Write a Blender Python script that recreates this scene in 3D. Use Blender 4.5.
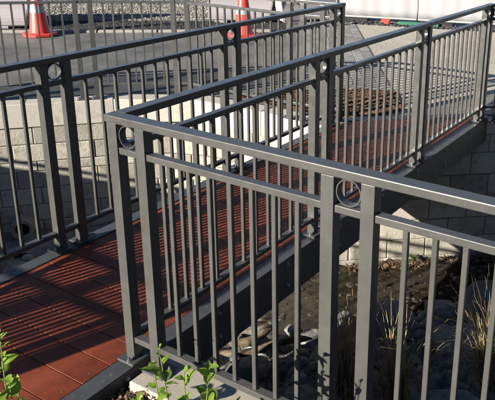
import bpy, bmesh, math, random
from mathutils import Vector, Matrix, noise as mnoise
random.seed(7)
for o in list(bpy.data.objects): bpy.data.objects.remove(o)
scene = bpy.context.scene
COL = scene.collection
R = math.radians

# ------------------------------------------------------------------ camera
def set_camera():
    yaw, pit, rol = -0.5295, 0.3110, 0.0238
    fwd = Vector((math.sin(yaw)*math.cos(pit), math.cos(yaw)*math.cos(pit), -math.sin(pit)))
    r0 = Vector((math.cos(yaw), -math.sin(yaw), 0)); u0 = r0.cross(fwd)
    r = r0*math.cos(rol) + u0*math.sin(rol); u = -r0*math.sin(rol) + u0*math.cos(rol)
    cd = bpy.data.cameras.new('camera'); cam = bpy.data.objects.new('camera', cd); COL.objects.link(cam)
    m = Matrix((r, u, -fwd)).transposed().to_4x4(); m.translation = (2.0001, -1.7053, 1.8411)
    cam.matrix_world = m
    cd.sensor_fit = 'HORIZONTAL'; cd.sensor_width = 36; cd.lens = 675.51/495*36
    cd.shift_x = -(339.28-247.5)/495; cd.shift_y = (132.9-200)/495
    cd.clip_start = 0.02; cd.clip_end = 500
    scene.camera = cam
set_camera()

# ------------------------------------------------------------------ sky, sun, exposure
SX, SY = 0.95, 2.65                       # shadow of a 1 m post on level ground (east, north)
SUN_EL = math.atan(1/math.hypot(SX, SY))
SUN_AZ = math.atan2(-SX, -SY)             # towards the sun, from +Y clockwise
world = bpy.data.worlds.new('World'); scene.world = world; world.use_nodes = True
wn = world.node_tree.nodes; wl = world.node_tree.links
bg = wn['Background']; bg.inputs['Strength'].default_value = 0.05
sk = wn.new('ShaderNodeTexSky'); sk.sky_type = 'NISHITA'; sk.sun_disc = False
sk.sun_elevation = SUN_EL; sk.sun_rotation = SUN_AZ; sk.air_density = 0.65; sk.dust_density = 0.05; sk.ozone_density = 3.0
wl.new(sk.outputs[0], bg.inputs[0])
sd = bpy.data.lights.new('sun', 'SUN'); sd.energy = 5.0; sd.angle = R(0.4); sd.color = (1.0, 0.935, 0.83)
so = bpy.data.objects.new('sun', sd); COL.objects.link(so)
so.rotation_euler = Vector((SX, SY, -1)).to_track_quat('-Z', 'Y').to_euler()
so.location = (-6, -14, 8)
vs = scene.view_settings
vs.view_transform = 'Standard'; vs.look = 'None'; vs.gamma = 1; vs.use_curve_mapping = False; vs.exposure = 1.56
scene.render.engine = 'CYCLES'

# ------------------------------------------------------------------ materials
MATS = {}
ALB = 0.56                                   # overall reflectance level that goes with the exposure
def mat(name, col, rough=0.6, spec=0.5, metal=0.0, var=0.0, vscale=6.0, bump=0.0, bscale=60.0, col2=None, detail=6.0,
        obj_var=0.0, transl=0.0, speck=None, voro=None, coat=0.0):
    col = tuple(c*ALB for c in col); col2 = tuple(c*ALB for c in col2) if col2 else None
    if speck: speck = (tuple(c*ALB for c in speck[0]), speck[1], speck[2])
    m = bpy.data.materials.new(name); m.use_nodes = True
    nt = m.node_tree; n = nt.nodes; l = nt.links; b = n['Principled BSDF']
    b.inputs['Roughness'].default_value = rough; b.inputs['Metallic'].default_value = metal
    b.inputs['Specular IOR Level'].default_value = spec
    b.inputs['Coat Weight'].default_value = coat; b.inputs['Coat Roughness'].default_value = 0.22
    tc = n.new('ShaderNodeTexCoord'); src = tc.outputs['Object']
    if obj_var or True:
        oi = n.new('ShaderNodeObjectInfo'); ad = n.new('ShaderNodeVectorMath'); ad.operation = 'MULTIPLY_ADD'
        cr = n.new('ShaderNodeCombineXYZ')
        for k in range(3): l.new(oi.outputs['Random'], cr.inputs[k])
        ad.inputs[1].default_value = (37, 53, 71); l.new(cr.outputs[0], ad.inputs[0]); l.new(src, ad.inputs[2]); src = ad.outputs[0]
    color = None
    if var > 0 or col2:
        nz = n.new('ShaderNodeTexNoise'); nz.inputs['Scale'].default_value = vscale; nz.inputs['Detail'].default_value = detail
        nz.inputs['Roughness'].default_value = 0.65; l.new(src, nz.inputs['Vector'])
        rp = n.new('ShaderNodeValToRGB'); rp.color_ramp.elements[0].position = 0.32; rp.color_ramp.elements[1].position = 0.68
        c2 = col2 if col2 else tuple(min(1, c*(1+var)) for c in col); c1 = col if col2 else tuple(c*(1-var) for c in col)
        rp.color_ramp.elements[0].color = (*c1, 1); rp.color_ramp.elements[1].color = (*c2, 1)
        l.new(nz.outputs[0], rp.inputs[0]); color = rp.outputs[0]
    if speck:                                        # (colour, scale, amount): small specks or stains
        nz = n.new('ShaderNodeTexNoise'); nz.inputs['Scale'].default_value = speck[1]; nz.inputs['Detail'].default_value = 8
        nz.inputs['Roughness'].default_value = 0.75; l.new(src, nz.inputs['Vector'])
        rp = n.new('ShaderNodeValToRGB'); rp.color_ramp.elements[0].position = 1-speck[2]-0.08; rp.color_ramp.elements[1].position = 1-speck[2]+0.05
        l.new(nz.outputs[0], rp.inputs[0]); mx = n.new('ShaderNodeMix'); mx.data_type = 'RGBA'
        l.new(rp.outputs[0], mx.inputs[0])
        if color: l.new(color, mx.inputs[6])
        else: mx.inputs[6].default_value = (*col, 1)
        mx.inputs[7].default_value = (*speck[0], 1); color = mx.outputs[2]
    vor = None
    if voro:                                         # (scale, strength): stones of differing colour
        vor = n.new('ShaderNodeTexVoronoi'); vor.inputs['Scale'].default_value = voro[0]; l.new(src, vor.inputs['Vector'])
        hs = n.new('ShaderNodeHueSaturation'); sp = n.new('ShaderNodeSeparateColor'); l.new(vor.outputs['Color'], sp.inputs[0])
        mr = n.new('ShaderNodeMapRange'); mr.inputs[3].default_value = 1-voro[1]; mr.inputs[4].default_value = 1+voro[1]
        l.new(sp.outputs[0], mr.inputs[0]); l.new(mr.outputs[0], hs.inputs['Value'])
        if color: l.new(color, hs.inputs['Color'])
        else: hs.inputs['Color'].default_value = (*col, 1)
        color = hs.outputs[0]
    if obj_var:
        hs = n.new('ShaderNodeHueSaturation'); mr = n.new('ShaderNodeMapRange')
        mr.inputs[3].default_value = 1-obj_var; mr.inputs[4].default_value = 1+obj_var
        l.new(oi.outputs['Random'], mr.inputs[0]); l.new(mr.outputs[0], hs.inputs['Value'])
        if color: l.new(color, hs.inputs['Color'])
        else: hs.inputs['Color'].default_value = (*col, 1)
        color = hs.outputs[0]
    if color: l.new(color, b.inputs['Base Color'])
    else: b.inputs['Base Color'].default_value = (*col, 1)
    if name in ('paint', 'steel', 'deck'):
        nr_ = n.new('ShaderNodeTexNoise'); nr_.inputs['Scale'].default_value = 18; nr_.inputs['Detail'].default_value = 8; l.new(src, nr_.inputs['Vector'])
        mr_ = n.new('ShaderNodeMapRange'); mr_.inputs[1].default_value = 0.3; mr_.inputs[2].default_value = 0.7; mr_.inputs[3].default_value = rough-0.08; mr_.inputs[4].default_value = rough+0.16
        l.new(nr_.outputs[0], mr_.inputs[0]); l.new(mr_.outputs[0], b.inputs['Roughness'])
    if bump > 0:
        nz = n.new('ShaderNodeTexNoise'); nz.inputs['Scale'].default_value = bscale; nz.inputs['Detail'].default_value = 8
        nz.inputs['Roughness'].default_value = 0.7; l.new(src, nz.inputs['Vector'])
        bp = n.new('ShaderNodeBump'); bp.inputs['Strength'].default_value = min(1, bump); bp.inputs['Distance'].default_value = 0.01*max(1, bump)
        l.new(nz.outputs[0], bp.inputs['Height']); out = bp.outputs[0]
        if vor:
            b2 = n.new('ShaderNodeBump'); b2.inputs['Strength'].default_value = 0.9; b2.inputs['Distance'].default_value = 0.25/voro[0]; b2.invert = True
            l.new(vor.outputs['Distance'], b2.inputs['Height']); l.new(out, b2.inputs['Normal']); out = b2.outputs[0]
        l.new(out, b.inputs['Normal'])
    if transl > 0:
        t = n.new('ShaderNodeBsdfTranslucent'); mx = n.new('ShaderNodeMixShader'); mx.inputs[0].default_value = transl
        if color: l.new(color, t.inputs[0])
        else: t.inputs[0].default_value = (*col, 1)
        l.new(b.outputs[0], mx.inputs[1]); l.new(t.outputs[0], mx.inputs[2]); l.new(mx.outputs[0], n['Material Output'].inputs[0])
    MATS[name] = m
    return m

mat('paint', (0.096, 0.094, 0.086), rough=0.30, var=0.10, vscale=5, bump=0.05, bscale=260, speck=((0.20, 0.19, 0.17), 34, 0.30), coat=0.12, spec=0.42)
mat('steel', (0.080, 0.083, 0.088), rough=0.42, var=0.15, vscale=7, bump=0.08, bscale=160, speck=((0.24, 0.23, 0.21), 22, 0.33))
mat('galv', (0.42, 0.43, 0.44), rough=0.38, metal=0.8, var=0.15, vscale=30)
mat('concrete', (0.52, 0.47, 0.38), rough=0.85, spec=0.3, var=0.08, vscale=5, bump=0.25, bscale=120, speck=((0.36, 0.32, 0.26), 14, 0.36))
mat('cap', (0.66, 0.615, 0.53), rough=0.85, spec=0.3, var=0.06, vscale=3, bump=0.15, bscale=90, speck=((0.44, 0.40, 0.32), 6, 0.36))
mat('block', (0.58, 0.535, 0.45), rough=0.9, spec=0.25, var=0.12, vscale=6, bump=0.9, bscale=45, speck=((0.36, 0.32, 0.25), 7, 0.40), obj_var=0.2)
mat('mortar', (0.30, 0.26, 0.21), rough=0.95, spec=0.2, var=0.2, vscale=20, bump=0.3)
mat('rock', (0.20, 0.197, 0.19), col2=(0.50, 0.485, 0.46), rough=0.85, spec=0.3, vscale=9, bump=1.6, bscale=22, detail=12, obj_var=0.2, speck=((0.30, 0.28, 0.24), 30, 0.33))
mat('wet_stone', (0.03, 0.026, 0.02), col2=(0.13, 0.105, 0.075), rough=0.35, spec=0.5, vscale=14, bump=0.8, bscale=30)
mat('pale_rock', (0.20, 0.165, 0.12), col2=(0.52, 0.46, 0.37), rough=0.85, spec=0.3, vscale=7, bump=0.7, bscale=24, obj_var=0.12)
mat('bank', (0.11, 0.107, 0.10), col2=(0.42, 0.41, 0.385), rough=0.9, spec=0.3, vscale=10, bump=2.0, bscale=22, detail=12, speck=((0.26, 0.24, 0.21), 26, 0.34))
mat('log', (0.13, 0.09, 0.06), col2=(0.40, 0.31, 0.22), rough=0.85, spec=0.25, vscale=14, bump=0.8, bscale=40)
mat('soil', (0.045, 0.030, 0.020), col2=(0.11, 0.075, 0.048), rough=0.95, spec=0.2, vscale=22, bump=1.0, bscale=60)
mat('chip', (0.13, 0.078, 0.045), col2=(0.30, 0.20, 0.125), rough=0.9, spec=0.2, vscale=17, bump=0.3, bscale=90)
mat('bark', (0.09, 0.042, 0.024), col2=(0.24, 0.125, 0.07), rough=0.9, spec=0.2, vscale=9, bump=0.4, bscale=90)
mat('asphalt', (0.11, 0.11, 0.112), col2=(0.27, 0.262, 0.245), rough=0.85, spec=0.3, vscale=1.6, bump=0.2, bscale=110, speck=((0.15, 0.145, 0.13), 40, 0.34))
mat('tarseal', (0.045, 0.045, 0.046), col2=(0.07, 0.07, 0.07), rough=0.9, spec=0.25, vscale=3, bump=0.2, bscale=120)
mat('gravel', (0.36, 0.335, 0.28), rough=0.9, spec=0.25, var=0.3, vscale=2.5, bump=0.6, bscale=60, voro=(26, 0.5))
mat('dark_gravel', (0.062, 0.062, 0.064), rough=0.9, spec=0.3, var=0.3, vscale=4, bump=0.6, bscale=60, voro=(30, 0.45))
mat('stone', (0.22, 0.205, 0.175), col2=(0.56, 0.53, 0.46), rough=0.9, spec=0.2, vscale=1.7, detail=12)
mat('aggregate', (0.58, 0.535, 0.455), rough=0.9, spec=0.25, var=0.12, vscale=1.5, bump=0.3, bscale=150, voro=(75, 0.28))
mat('paver', (0.33, 0.325, 0.315), rough=0.9, spec=0.25, var=0.12, vscale=12, bump=0.25, bscale=120, obj_var=0.22)
mat('kerb', (0.42, 0.40, 0.36), rough=0.9, spec=0.25, var=0.12, vscale=8, bump=0.25, bscale=90)
mat('orange', (0.95, 0.075, 0.045), rough=0.42, var=0.10, vscale=8, bump=0.05, bscale=80, speck=((0.45, 0.10, 0.06), 18, 0.30))
mat('reflective', (0.48, 0.48, 0.47), rough=0.35, var=0.05, vscale=12)
mat('white_plastic', (0.44, 0.395, 0.41), rough=0.5, var=0.04, vscale=3, speck=((0.55, 0.47, 0.44), 7, 0.30))
mat('fabric', (0.47, 0.465, 0.475), rough=0.8, spec=0.2, var=0.04, vscale=2, bump=0.2, bscale=6)
mat('rubber', (0.03, 0.03, 0.032), rough=0.8, spec=0.3, var=0.2, vscale=12)
mat('green_plastic', (0.03, 0.20, 0.10), rough=0.5, var=0.15, vscale=8)
mat('leaf', (0.20, 0.38, 0.035), col2=(0.46, 0.62, 0.09), rough=0.36, spec=0.45, vscale=22, obj_var=0.35, transl=0.42, speck=((0.34, 0.30, 0.08), 60, 0.28))
mat('leaf_dark', (0.045, 0.115, 0.022), col2=(0.10, 0.20, 0.035), rough=0.35, spec=0.5, vscale=14, transl=0.3)
mat('stem', (0.20, 0.22, 0.07), rough=0.6, var=0.2, vscale=30)
mat('dry_grass', (0.50, 0.34, 0.15), col2=(0.72, 0.54, 0.28), rough=0.7, spec=0.3, vscale=6, transl=0.3)
mat('green_grass', (0.07, 0.11, 0.025), col2=(0.15, 0.19, 0.05), rough=0.6, spec=0.3, vscale=6, transl=0.3)
mat('cladding', (0.055, 0.06, 0.06), rough=0.6, var=0.15, vscale=2, bump=0.1, bscale=30)
mat('pipe', (0.40, 0.36, 0.30), rough=0.8, var=0.2, vscale=12, bump=0.3, bscale=60)

# deck board: red brown, finely meshed non-slip face
def deck_material():
    m = bpy.data.materials.new('deck'); m.use_nodes = True; nt = m.node_tree; n = nt.nodes; l = nt.links; b = n['Principled BSDF']
    tc = n.new('ShaderNodeTexCoord'); oi = n.new('ShaderNodeObjectInfo')
    nz = n.new('ShaderNodeTexNoise'); nz.inputs['Scale'].default_value = 5; nz.inputs['Detail'].default_value = 9; nz.inputs['Roughness'].default_value = 0.7
    l.new(tc.outputs['Object'], nz.inputs[0])
    rp = n.new('ShaderNodeValToRGB'); rp.color_ramp.elements[0].position = 0.3; rp.color_ramp.elements[1].position = 0.72
    rp.color_ramp.elements[0].color = (0.072, 0.0135, 0.007, 1); rp.color_ramp.elements[1].color = (0.21, 0.050, 0.0235, 1); l.new(nz.outputs[0], rp.inputs[0])
    hs = n.new('ShaderNodeHueSaturation'); mr = n.new('ShaderNodeMapRange'); mr.inputs[3].default_value = 0.72; mr.inputs[4].default_value = 1.2
    l.new(oi.outputs['Random'], mr.inputs[0]); l.new(mr.outputs[0], hs.inputs['Value']); l.new(rp.outputs[0], hs.inputs['Color'])
    sc = n.new('ShaderNodeTexNoise'); sc.inputs['Scale'].default_value = 38; sc.inputs['Detail'].default_value = 9; sc.inputs['Roughness'].default_value = 0.8
    l.new(tc.outputs['Object'], sc.inputs[0])
    r2 = n.new('ShaderNodeValToRGB'); r2.color_ramp.elements[0].position = 0.60; r2.color_ramp.elements[1].position = 0.78
    l.new(sc.outputs[0], r2.inputs[0]); mx = n.new('ShaderNodeMix'); mx.data_type = 'RGBA'; l.new(r2.outputs[0], mx.inputs[0])
    l.new(hs.outputs[0], mx.inputs[6]); mx.inputs[7].default_value = (0.20, 0.105, 0.075, 1); l.new(mx.outputs[2], b.inputs['Base Color'])
    b.inputs['Roughness'].default_value = 0.5; b.inputs['Specular IOR Level'].default_value = 0.18
    mp = n.new('ShaderNodeMapping'); mp.inputs['Rotation'].default_value = (0, 0, R(45)); l.new(tc.outputs['Object'], mp.inputs[0])
    hgt = None
    for d in ('X', 'Y'):
        w = n.new('ShaderNodeTexWave'); w.wave_type = 'BANDS'; w.bands_direction = d; w.inputs['Scale'].default_value = 62; l.new(mp.outputs[0], w.inputs[0])
        if hgt is None: hgt = w.outputs['Fac']
        else:
            ma = n.new('ShaderNodeMath'); ma.operation = 'MAXIMUM'; l.new(hgt, ma.inputs[0]); l.new(w.outputs['Fac'], ma.inputs[1]); hgt = ma.outputs[0]
    bp = n.new('ShaderNodeBump'); bp.inputs['Strength'].default_value = 0.45; bp.inputs['Distance'].default_value = 0.0012; l.new(hgt, bp.inputs['Height'])
    l.new(bp.outputs[0], b.inputs['Normal']); MATS['deck'] = m
deck_material()

def water_material():
    m = bpy.data.materials.new('water'); m.use_nodes = True; nt = m.node_tree; n = nt.nodes; l = nt.links; b = n['Principled BSDF']
    tc = n.new('ShaderNodeTexCoord')
    nz = n.new('ShaderNodeTexNoise'); nz.inputs['Scale'].default_value = 6; nz.inputs['Detail'].default_value = 12; nz.inputs['Roughness'].default_value = 0.8; l.new(tc.outputs['Object'], nz.inputs[0])
    rp = n.new('ShaderNodeValToRGB'); rp.color_ramp.elements[0].position = 0.42; rp.color_ramp.elements[1].position = 0.66
    rp.color_ramp.elements[0].color = (0.005, 0.004, 0.0025, 1); rp.color_ramp.elements[1].color = (0.045, 0.032, 0.016, 1)
    l.new(nz.outputs[0], rp.inputs[0]); l.new(rp.outputs[0], b.inputs['Base Color'])
    b.inputs['Roughness'].default_value = 0.03; b.inputs['IOR'].default_value = 1.33
    n2 = n.new('ShaderNodeTexNoise'); n2.inputs['Scale'].default_value = 11; n2.inputs['Detail'].default_value = 4; l.new(tc.outputs['Object'], n2.inputs[0])
    bp = n.new('ShaderNodeBump'); bp.inputs['Strength'].default_value = 0.35; bp.inputs['Distance'].default_value = 0.02
    l.new(n2.outputs[0], bp.inputs['Height']); l.new(bp.outputs[0], b.inputs['Normal']); MATS['water'] = m
water_material()

# ------------------------------------------------------------------ helpers
def link(name, me, m=None, parent=None, loc=(0, 0, 0), rz=0.0, base=None, smooth=False):
    o = bpy.data.objects.new(name, me)
    if m and me and not me.materials: me.materials.append(MATS[m])
    COL.objects.link(o)
    o.location = Vector(loc) - (Vector(base) if base is not None else Vector()); o.rotation_euler = (0, 0, rz)
    if parent: o.parent = parent
    if smooth: me.polygons.foreach_set('use_smooth', [True]*len(me.polygons))
    return o
def tag(o, label=None, cat=None, group=None, kind=None):
    if label: o['label'] = label
    if cat: o['category'] = cat
    if group: o['group'] = group
    if kind: o['kind'] = kind
    return o
def thing(name, loc, label, cat, group=None):
    o = bpy.data.objects.new(name, None); COL.objects.link(o); o.location = loc; o.empty_display_size = 0.1
    return tag(o, label, cat, group)
def bm_mesh(bm, name='m'):
    me = bpy.data.meshes.new(name); bmesh.ops.recalc_face_normals(bm, faces=bm.faces[:]); bm.to_mesh(me); bm.free(); return me
def box_mesh(lx, ly, lz, bev=0.0, seg=1, z0=0.0):
    bm = bmesh.new(); bmesh.ops.create_cube(bm, size=1)
    for v in bm.verts: v.co = Vector((v.co.x*lx, v.co.y*ly, (v.co.z+0.5)*lz + z0))
    if bev > 0: bmesh.ops.bevel(bm, geom=bm.edges[:], offset=bev, segments=seg, profile=0.6, affect='EDGES')
    return bm_mesh(bm)
def pydata(verts, faces):
    me = bpy.data.meshes.new('m'); me.from_pydata([tuple(v) for v in verts], [], faces); me.update(); return me
def prism_mesh(poly, z0, z1, bev=0.0):
    bm = bmesh.new(); lo = [bm.verts.new((x, y, z0)) for x, y in poly]; hi = [bm.verts.new((x, y, z1)) for x, y in poly]
    bm.faces.new(lo[::-1]); bm.faces.new(hi); k = len(poly)
    for i in range(k): bm.faces.new((lo[i], lo[(i+1) % k], hi[(i+1) % k], hi[i]))
    if bev > 0: bmesh.ops.bevel(bm, geom=bm.edges[:], offset=bev, segments=1, affect='EDGES')
    return bm_mesh(bm)
def lathe_mesh(prof, n=24):
    verts, faces = [], []
    for r, z in prof:
        for k in range(n): a = 2*math.pi*k/n; verts.append((r*math.cos(a), r*math.sin(a), z))
    for i in range(len(prof)-1):
        for k in range(n): faces.append((i*n+k, i*n+(k+1) % n, (i+1)*n+(k+1) % n, (i+1)*n+k))
    return pydata(verts, faces)
def sheet(name, poly, z, m, label=None):
    me = pydata([(x, y, z) for x, y in poly], [tuple(range(len(poly)))])
    return tag(link(name, me, m), kind='structure')
def tube_mesh(pts, rads, n=6):
    verts, faces = [], []
    for i, p in enumerate(pts):
        p = Vector(p); t = (Vector(pts[min(i+1, len(pts)-1)]) - Vector(pts[max(i-1, 0)])).normalized()
        a = t.cross(Vector((0.3, 0.9, 0.2))).normalized(); b = t.cross(a)
        for k in range(n):
            w = 2*math.pi*k/n; verts.append(p + (a*math.cos(w) + b*math.sin(w))*rads[i])
    for i in range(len(pts)-1):
        for k in range(n): faces.append((i*n+k, i*n+(k+1) % n, (i+1)*n+(k+1) % n, (i+1)*n+k))
    faces.append(tuple(range(n-1, -1, -1))); faces.append(tuple(range((len(pts)-1)*n, len(pts)*n)))
    return pydata(verts, faces)
def fbm(p, sc, oct=4):
    s, a = 0, 1
    for k in range(oct): s += a*mnoise.noise(Vector(p)*sc); sc *= 2.1; a *= 0.5
    return s

# ------------------------------------------------------------------ setting: ground
WZ = -1.50                                    # water level
P0 = Vector((-0.31, 3.03)); NB = Vector((0.65, -0.76)).normalized()
WALL_L = [(-7.5, -1.50), (-5.48, 0.80), (-4.82, 1.55), (-4.16, 2.30), (-3.60, 2.935), (-3.33, 3.22), (-3.05, 3.42), (-2.70, 3.54), (-2.20, 3.565), (-1.66, 3.50), (-1.13, 3.46)]
WD = Vector((0.76, 0.65)).normalized()
WALL_R = [Vector((-1.13, 3.52)) + WD*t for t in (0.0, 6.2)]
def seg_dist(p, pts):
    best = 9
    for a, b in zip(pts[:-1], pts[1:]):
        a = Vector(a); b = Vector(b); t = max(0, min(1, (p-a).dot(b-a)/(b-a).length_squared)); best = min(best, (p-a-(b-a)*t).length)
    return best
def bed_z(x, y):
    p = Vector((x, y)); d = (p-P0).dot(NB)
    z = WZ - 0.06 + 0.30*max(-0.4, d) if d < 3.2 else WZ + 0.90 + 0.08*(d-3.2)
    dl = seg_dist(p, WALL_L)
    if x < -1.2: z = max(z, WZ + 0.03 - 0.06*dl)
    q = Vector((x, y, 0))
    z += 0.05*fbm(q, 1.1, 3)
    r = 1-abs(mnoise.noise(Vector((x*2.3+5, y*2.3, 0.3))))*2
    r2 = 1-abs(mnoise.noise(Vector((x*5.1+1, y*4.2, 2.3))))*2
    k = max(0.15, min(1, d*0.9)) if x > -1.2 else 0.6
    if x > -1.2:
        w = Vector((x*1.0+0.25*mnoise.noise(Vector((x*2, y*2, 7))), y*1.0, 0))
        c1 = mnoise.voronoi(w*3.3)[0]; c2 = mnoise.voronoi(w*8.0)[0]
        st = math.floor((x*1.3+y*0.5+0.5*mnoise.noise(Vector((x*1.6, y*1.6, 3))))*4.5); hh = mnoise.cell(Vector((st*1.7, 0.5, 0.5)))
        z += k*(0.36*min(0.22, (c1[1]-c1[0])*0.9) - 0.05 + 0.05*hh + 0.05*min(0.3, c2[1]-c2[0]) + 0.022*fbm(q, 10, 5))
    else: z += (0.05*r + 0.03*r2 + 0.012*fbm(q, 14, 3))*k
    return z
def creek_bed():
    x0, x1, y0, y1, s = -7.6, 5.5, -2.6, 7.6, 0.032
    nx = int((x1-x0)/s)+1; ny = int((y1-y0)/s)+1
    verts = [(x0+i*s, y0+j*s, bed_z(x0+i*s, y0+j*s)) for j in range(ny) for i in range(nx)]
    faces = []
    far = Vector(WALL_R[0]); nr = Vector((-WD.y, WD.x))
    for j in range(ny-1):
        for i in range(nx-1):
            x = x0+(i+.5)*s; y = y0+(j+.5)*s
            if x > -1.0 and (Vector((x, y))-far).dot(nr) > 0.1: continue
            if x <= -1.0 and (y > 3.70 or (x < -3.3 and (x+3.5)*-0.75+(y-3.05)*0.66 > 0.12)): continue
            if x > -1.05 and y < 0.05: continue
            a = j*nx+i; faces.append((a, a+1, a+nx+1, a+nx))
    me = pydata(verts, faces); bm = bmesh.new(); bm.from_mesh(me)
    bmesh.ops.delete(bm, geom=[v for v in bm.verts if not v.link_faces], context='VERTS'); bm.to_mesh(me); bm.free()
    tag(link('creek_bed', me, 'bank', smooth=True), kind='structure')
creek_bed()
sheet('creek_water', [(-1.02, 3.52), (-3.2, 3.52), (-4.9, 1.5), (-3.0, 0.6), (-1.2, 1.2), (0.6, 2.6), (4.2, 5.6), (3.6, 7.4)], WZ, 'water')

# far bank: asphalt lot, gravel, paved strip, aggregate paving, planted bark bed
GZ = -0.040
def inset_path(pts, d):
    out = []
    for i, p in enumerate(pts):
        a = Vector(pts[max(0, i-1)]); b = Vector(pts[min(len(pts)-1, i+1)]); t = (b-a).normalized(); out.append(Vector(p) + Vector((-t.y, t.x))*d)
    return out
edge = inset_path(WALL_L, 0.20)
lot = [tuple(p) for p in edge] + [(-1.08, 3.66)] + [tuple(WALL_R[0]+WD*t + Vector((-WD.y, WD.x))*0.20) for t in (0.4, 6.2)] + [(9, 9.5), (9, 40), (-40, 40), (-40, -1.5)]
sheet('asphalt', lot, GZ-0.012, 'asphalt')
def strip(a, b, w0, w1):                          # quad beside the line a-b, from w0 to w1 on its left
    a = Vector(a); b = Vector(b); t = (b-a).normalized(); nrm = Vector((-t.y, t.x))
    return [tuple(p) for p in (a+nrm*w0, b+nrm*w0, b+nrm*w1, a+nrm*w1)]
KA, KB = Vector((-13.5, 0.25)), Vector((-4.55, 7.72))     # line of the kerb across the lot
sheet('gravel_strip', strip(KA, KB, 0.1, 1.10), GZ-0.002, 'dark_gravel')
sheet('gravel_lot', strip(Vector((-30, -13.6)), Vector((3.0, 14.0)), 1.10, 26), GZ-0.006, 'gravel')
kt = (KB-KA).normalized(); klen = (KB-KA).length; knr = Vector((-kt.y, kt.x))
kb = tag(bpy.data.objects.new('kerb', None), kind='structure'); COL.objects.link(kb); kb.location = (KA.x, KA.y, GZ)
kme = box_mesh(0.93, 0.11, 0.10, 0.012)
for i in range(int(klen/0.95)):
    p = KA + kt*(0.95*i+0.47); link('kerb_stone', kme, 'kerb', kb, (p.x, p.y, GZ-0.075), math.atan2(kt.y, kt.x), base=kb.location)

PB = [Vector((-4.6, 9.9)), Vector((-1.22, 4.98))]         # edge between grey pavers and aggregate paving
sheet('aggregate_paving', [(-1.02, 3.84), (-1.28, 4.5), (-1.22, 4.98), (-4.6, 9.9), (-4.6, 30), (9, 30), (9, 11.9), tuple(WALL_R[1]+Vector((-WD.y, WD.x))*0.2), tuple(WALL_R[0]+WD*0.4+Vector((-WD.y, WD.x))*0.2)], GZ+0.001, 'aggregate')
def pavers():
    root = tag(bpy.data.objects.new('paver_strip', None), kind='structure'); COL.objects.link(root); root.location = (PB[1].x, PB[1].y, GZ)
    t = (PB[0]-PB[1]).normalized(); nrm = Vector((-t.y, t.x)); a = math.atan2(t.y, t.x)   # nrm points to the left (asphalt side)
    me = [box_mesh(0.216, 0.136, 0.05, 0.005) for _ in range(1)][0]
    L = (PB[0]-PB[1]).length; rows = int(L/0.22)
    for i in range(rows):
        for j in range(7):
            off = (0.11 if j % 2 else 0)
            p = PB[1] + t*(0.11+0.22*i+off) + nrm*(0.07+0.14*j)
            link('paver', me, 'paver', root, (p.x, p.y, GZ-0.040 + random.uniform(0.0, 0.003)), a + random.uniform(-.008, .008), base=root.location)
    pl = [PB[1]-t*0.05-nrm*0.02, PB[1]+t*(L+.2)-nrm*0.02, PB[1]+t*(L+.2)+nrm*1.03, PB[1]-t*0.05+nrm*1.03]
    bed = link('paver_bed', pydata([(v.x, v.y, 0) for v in pl], [(0, 1, 2, 3)]), 'mortar', root, (0, 0, GZ+0.004), base=root.location)
pavers()
bedpoly = [(-2.45, 3.78), (-1.12, 3.68), (-0.98, 3.84), (-0.80, 4.35), (-1.2, 4.98), (-1.62, 4.78), (-2.3, 4.12)]
sheet('bark_bed', bedpoly, GZ+0.008, 'soil')

def in_poly(x, y, poly):
    c = False; j = len(poly)-1
    for i in range(len(poly)):
        xi, yi = poly[i]; xj, yj = poly[j]
        if (yi > y) != (yj > y) and x < (xj-xi)*(y-yi)/(yj-yi)+xi: c = not c
        j = i
    return c
def scatter_chips(name, poly, n, lmin, lmax, zf, m, label, cat, thick=0.25, jit=0.5, zspan=0.02, seed=1):
    rnd = random.Random(seed); verts, faces = [], []
    xs = [p[0] for p in poly]; ys = [p[1] for p in poly]; k = 0
    while k < n:
        x = rnd.uniform(min(xs), max(xs)); y = rnd.uniform(min(ys), max(ys))
        if not in_poly(x, y, poly): continue
        k += 1; L = rnd.uniform(lmin, lmax); w = L*rnd.uniform(0.25, 0.6); h = L*thick*rnd.uniform(.3, .8)
        M = Matrix.Translation((x, y, zf(x, y)+rnd.uniform(0, zspan))) @ Matrix.Rotation(rnd.uniform(0, 6.28), 4, 'Z') @ Matrix.Rotation(rnd.gauss(0, jit), 4, 'X') @ Matrix.Rotation(rnd.gauss(0, jit*.7), 4, 'Y')
        b = len(verts)
        for sx, sy, sz in ((-1, -.7, -1), (1, -1, -1), (.8, 1, -1), (-1, .8, -1), (-.8, -.6, 1), (.9, -.8, 1), (.7, .8, 1), (-.9, .7, 1)):
            verts.append(M @ Vector((sx*L/2, sy*w/2, sz*h/2)))
        for f in ((3, 2, 1, 0), (4, 5, 6, 7), (0, 1, 5, 4), (1, 2, 6, 5), (2, 3, 7, 6), (3, 0, 4, 7)): faces.append(tuple(b+q for q in f))
    o = link(name, pydata(verts, faces), m); tag(o, label, cat, kind='stuff'); return o
scatter_chips('bark_chips', bedpoly, 7500, 0.012, 0.055, lambda x, y: GZ+0.008, 'bark', 'reddish brown bark chips on the bed beyond the wall', 'bark chips', zspan=0.018, jit=0.3, seed=3)
scatter_chips('gravel_stones', strip(Vector((-11, 2.2)), Vector((-3.6, 9.3)), 0.9, 6.0), 22000, 0.012, 0.05, lambda x, y: GZ, 'stone', 'loose pale gravel stones on the empty lot', 'gravel', thick=0.7, zspan=0.006, seed=4)
scatter_chips('dark_stones', strip(KA+kt*2, KB, 0.12, 1.2), 3500, 0.015, 0.04, lambda x, y: GZ-.004, 'dark_gravel', 'small dark stones behind the kerb', 'gravel', thick=0.9, zspan=0.01, seed=5)

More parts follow.
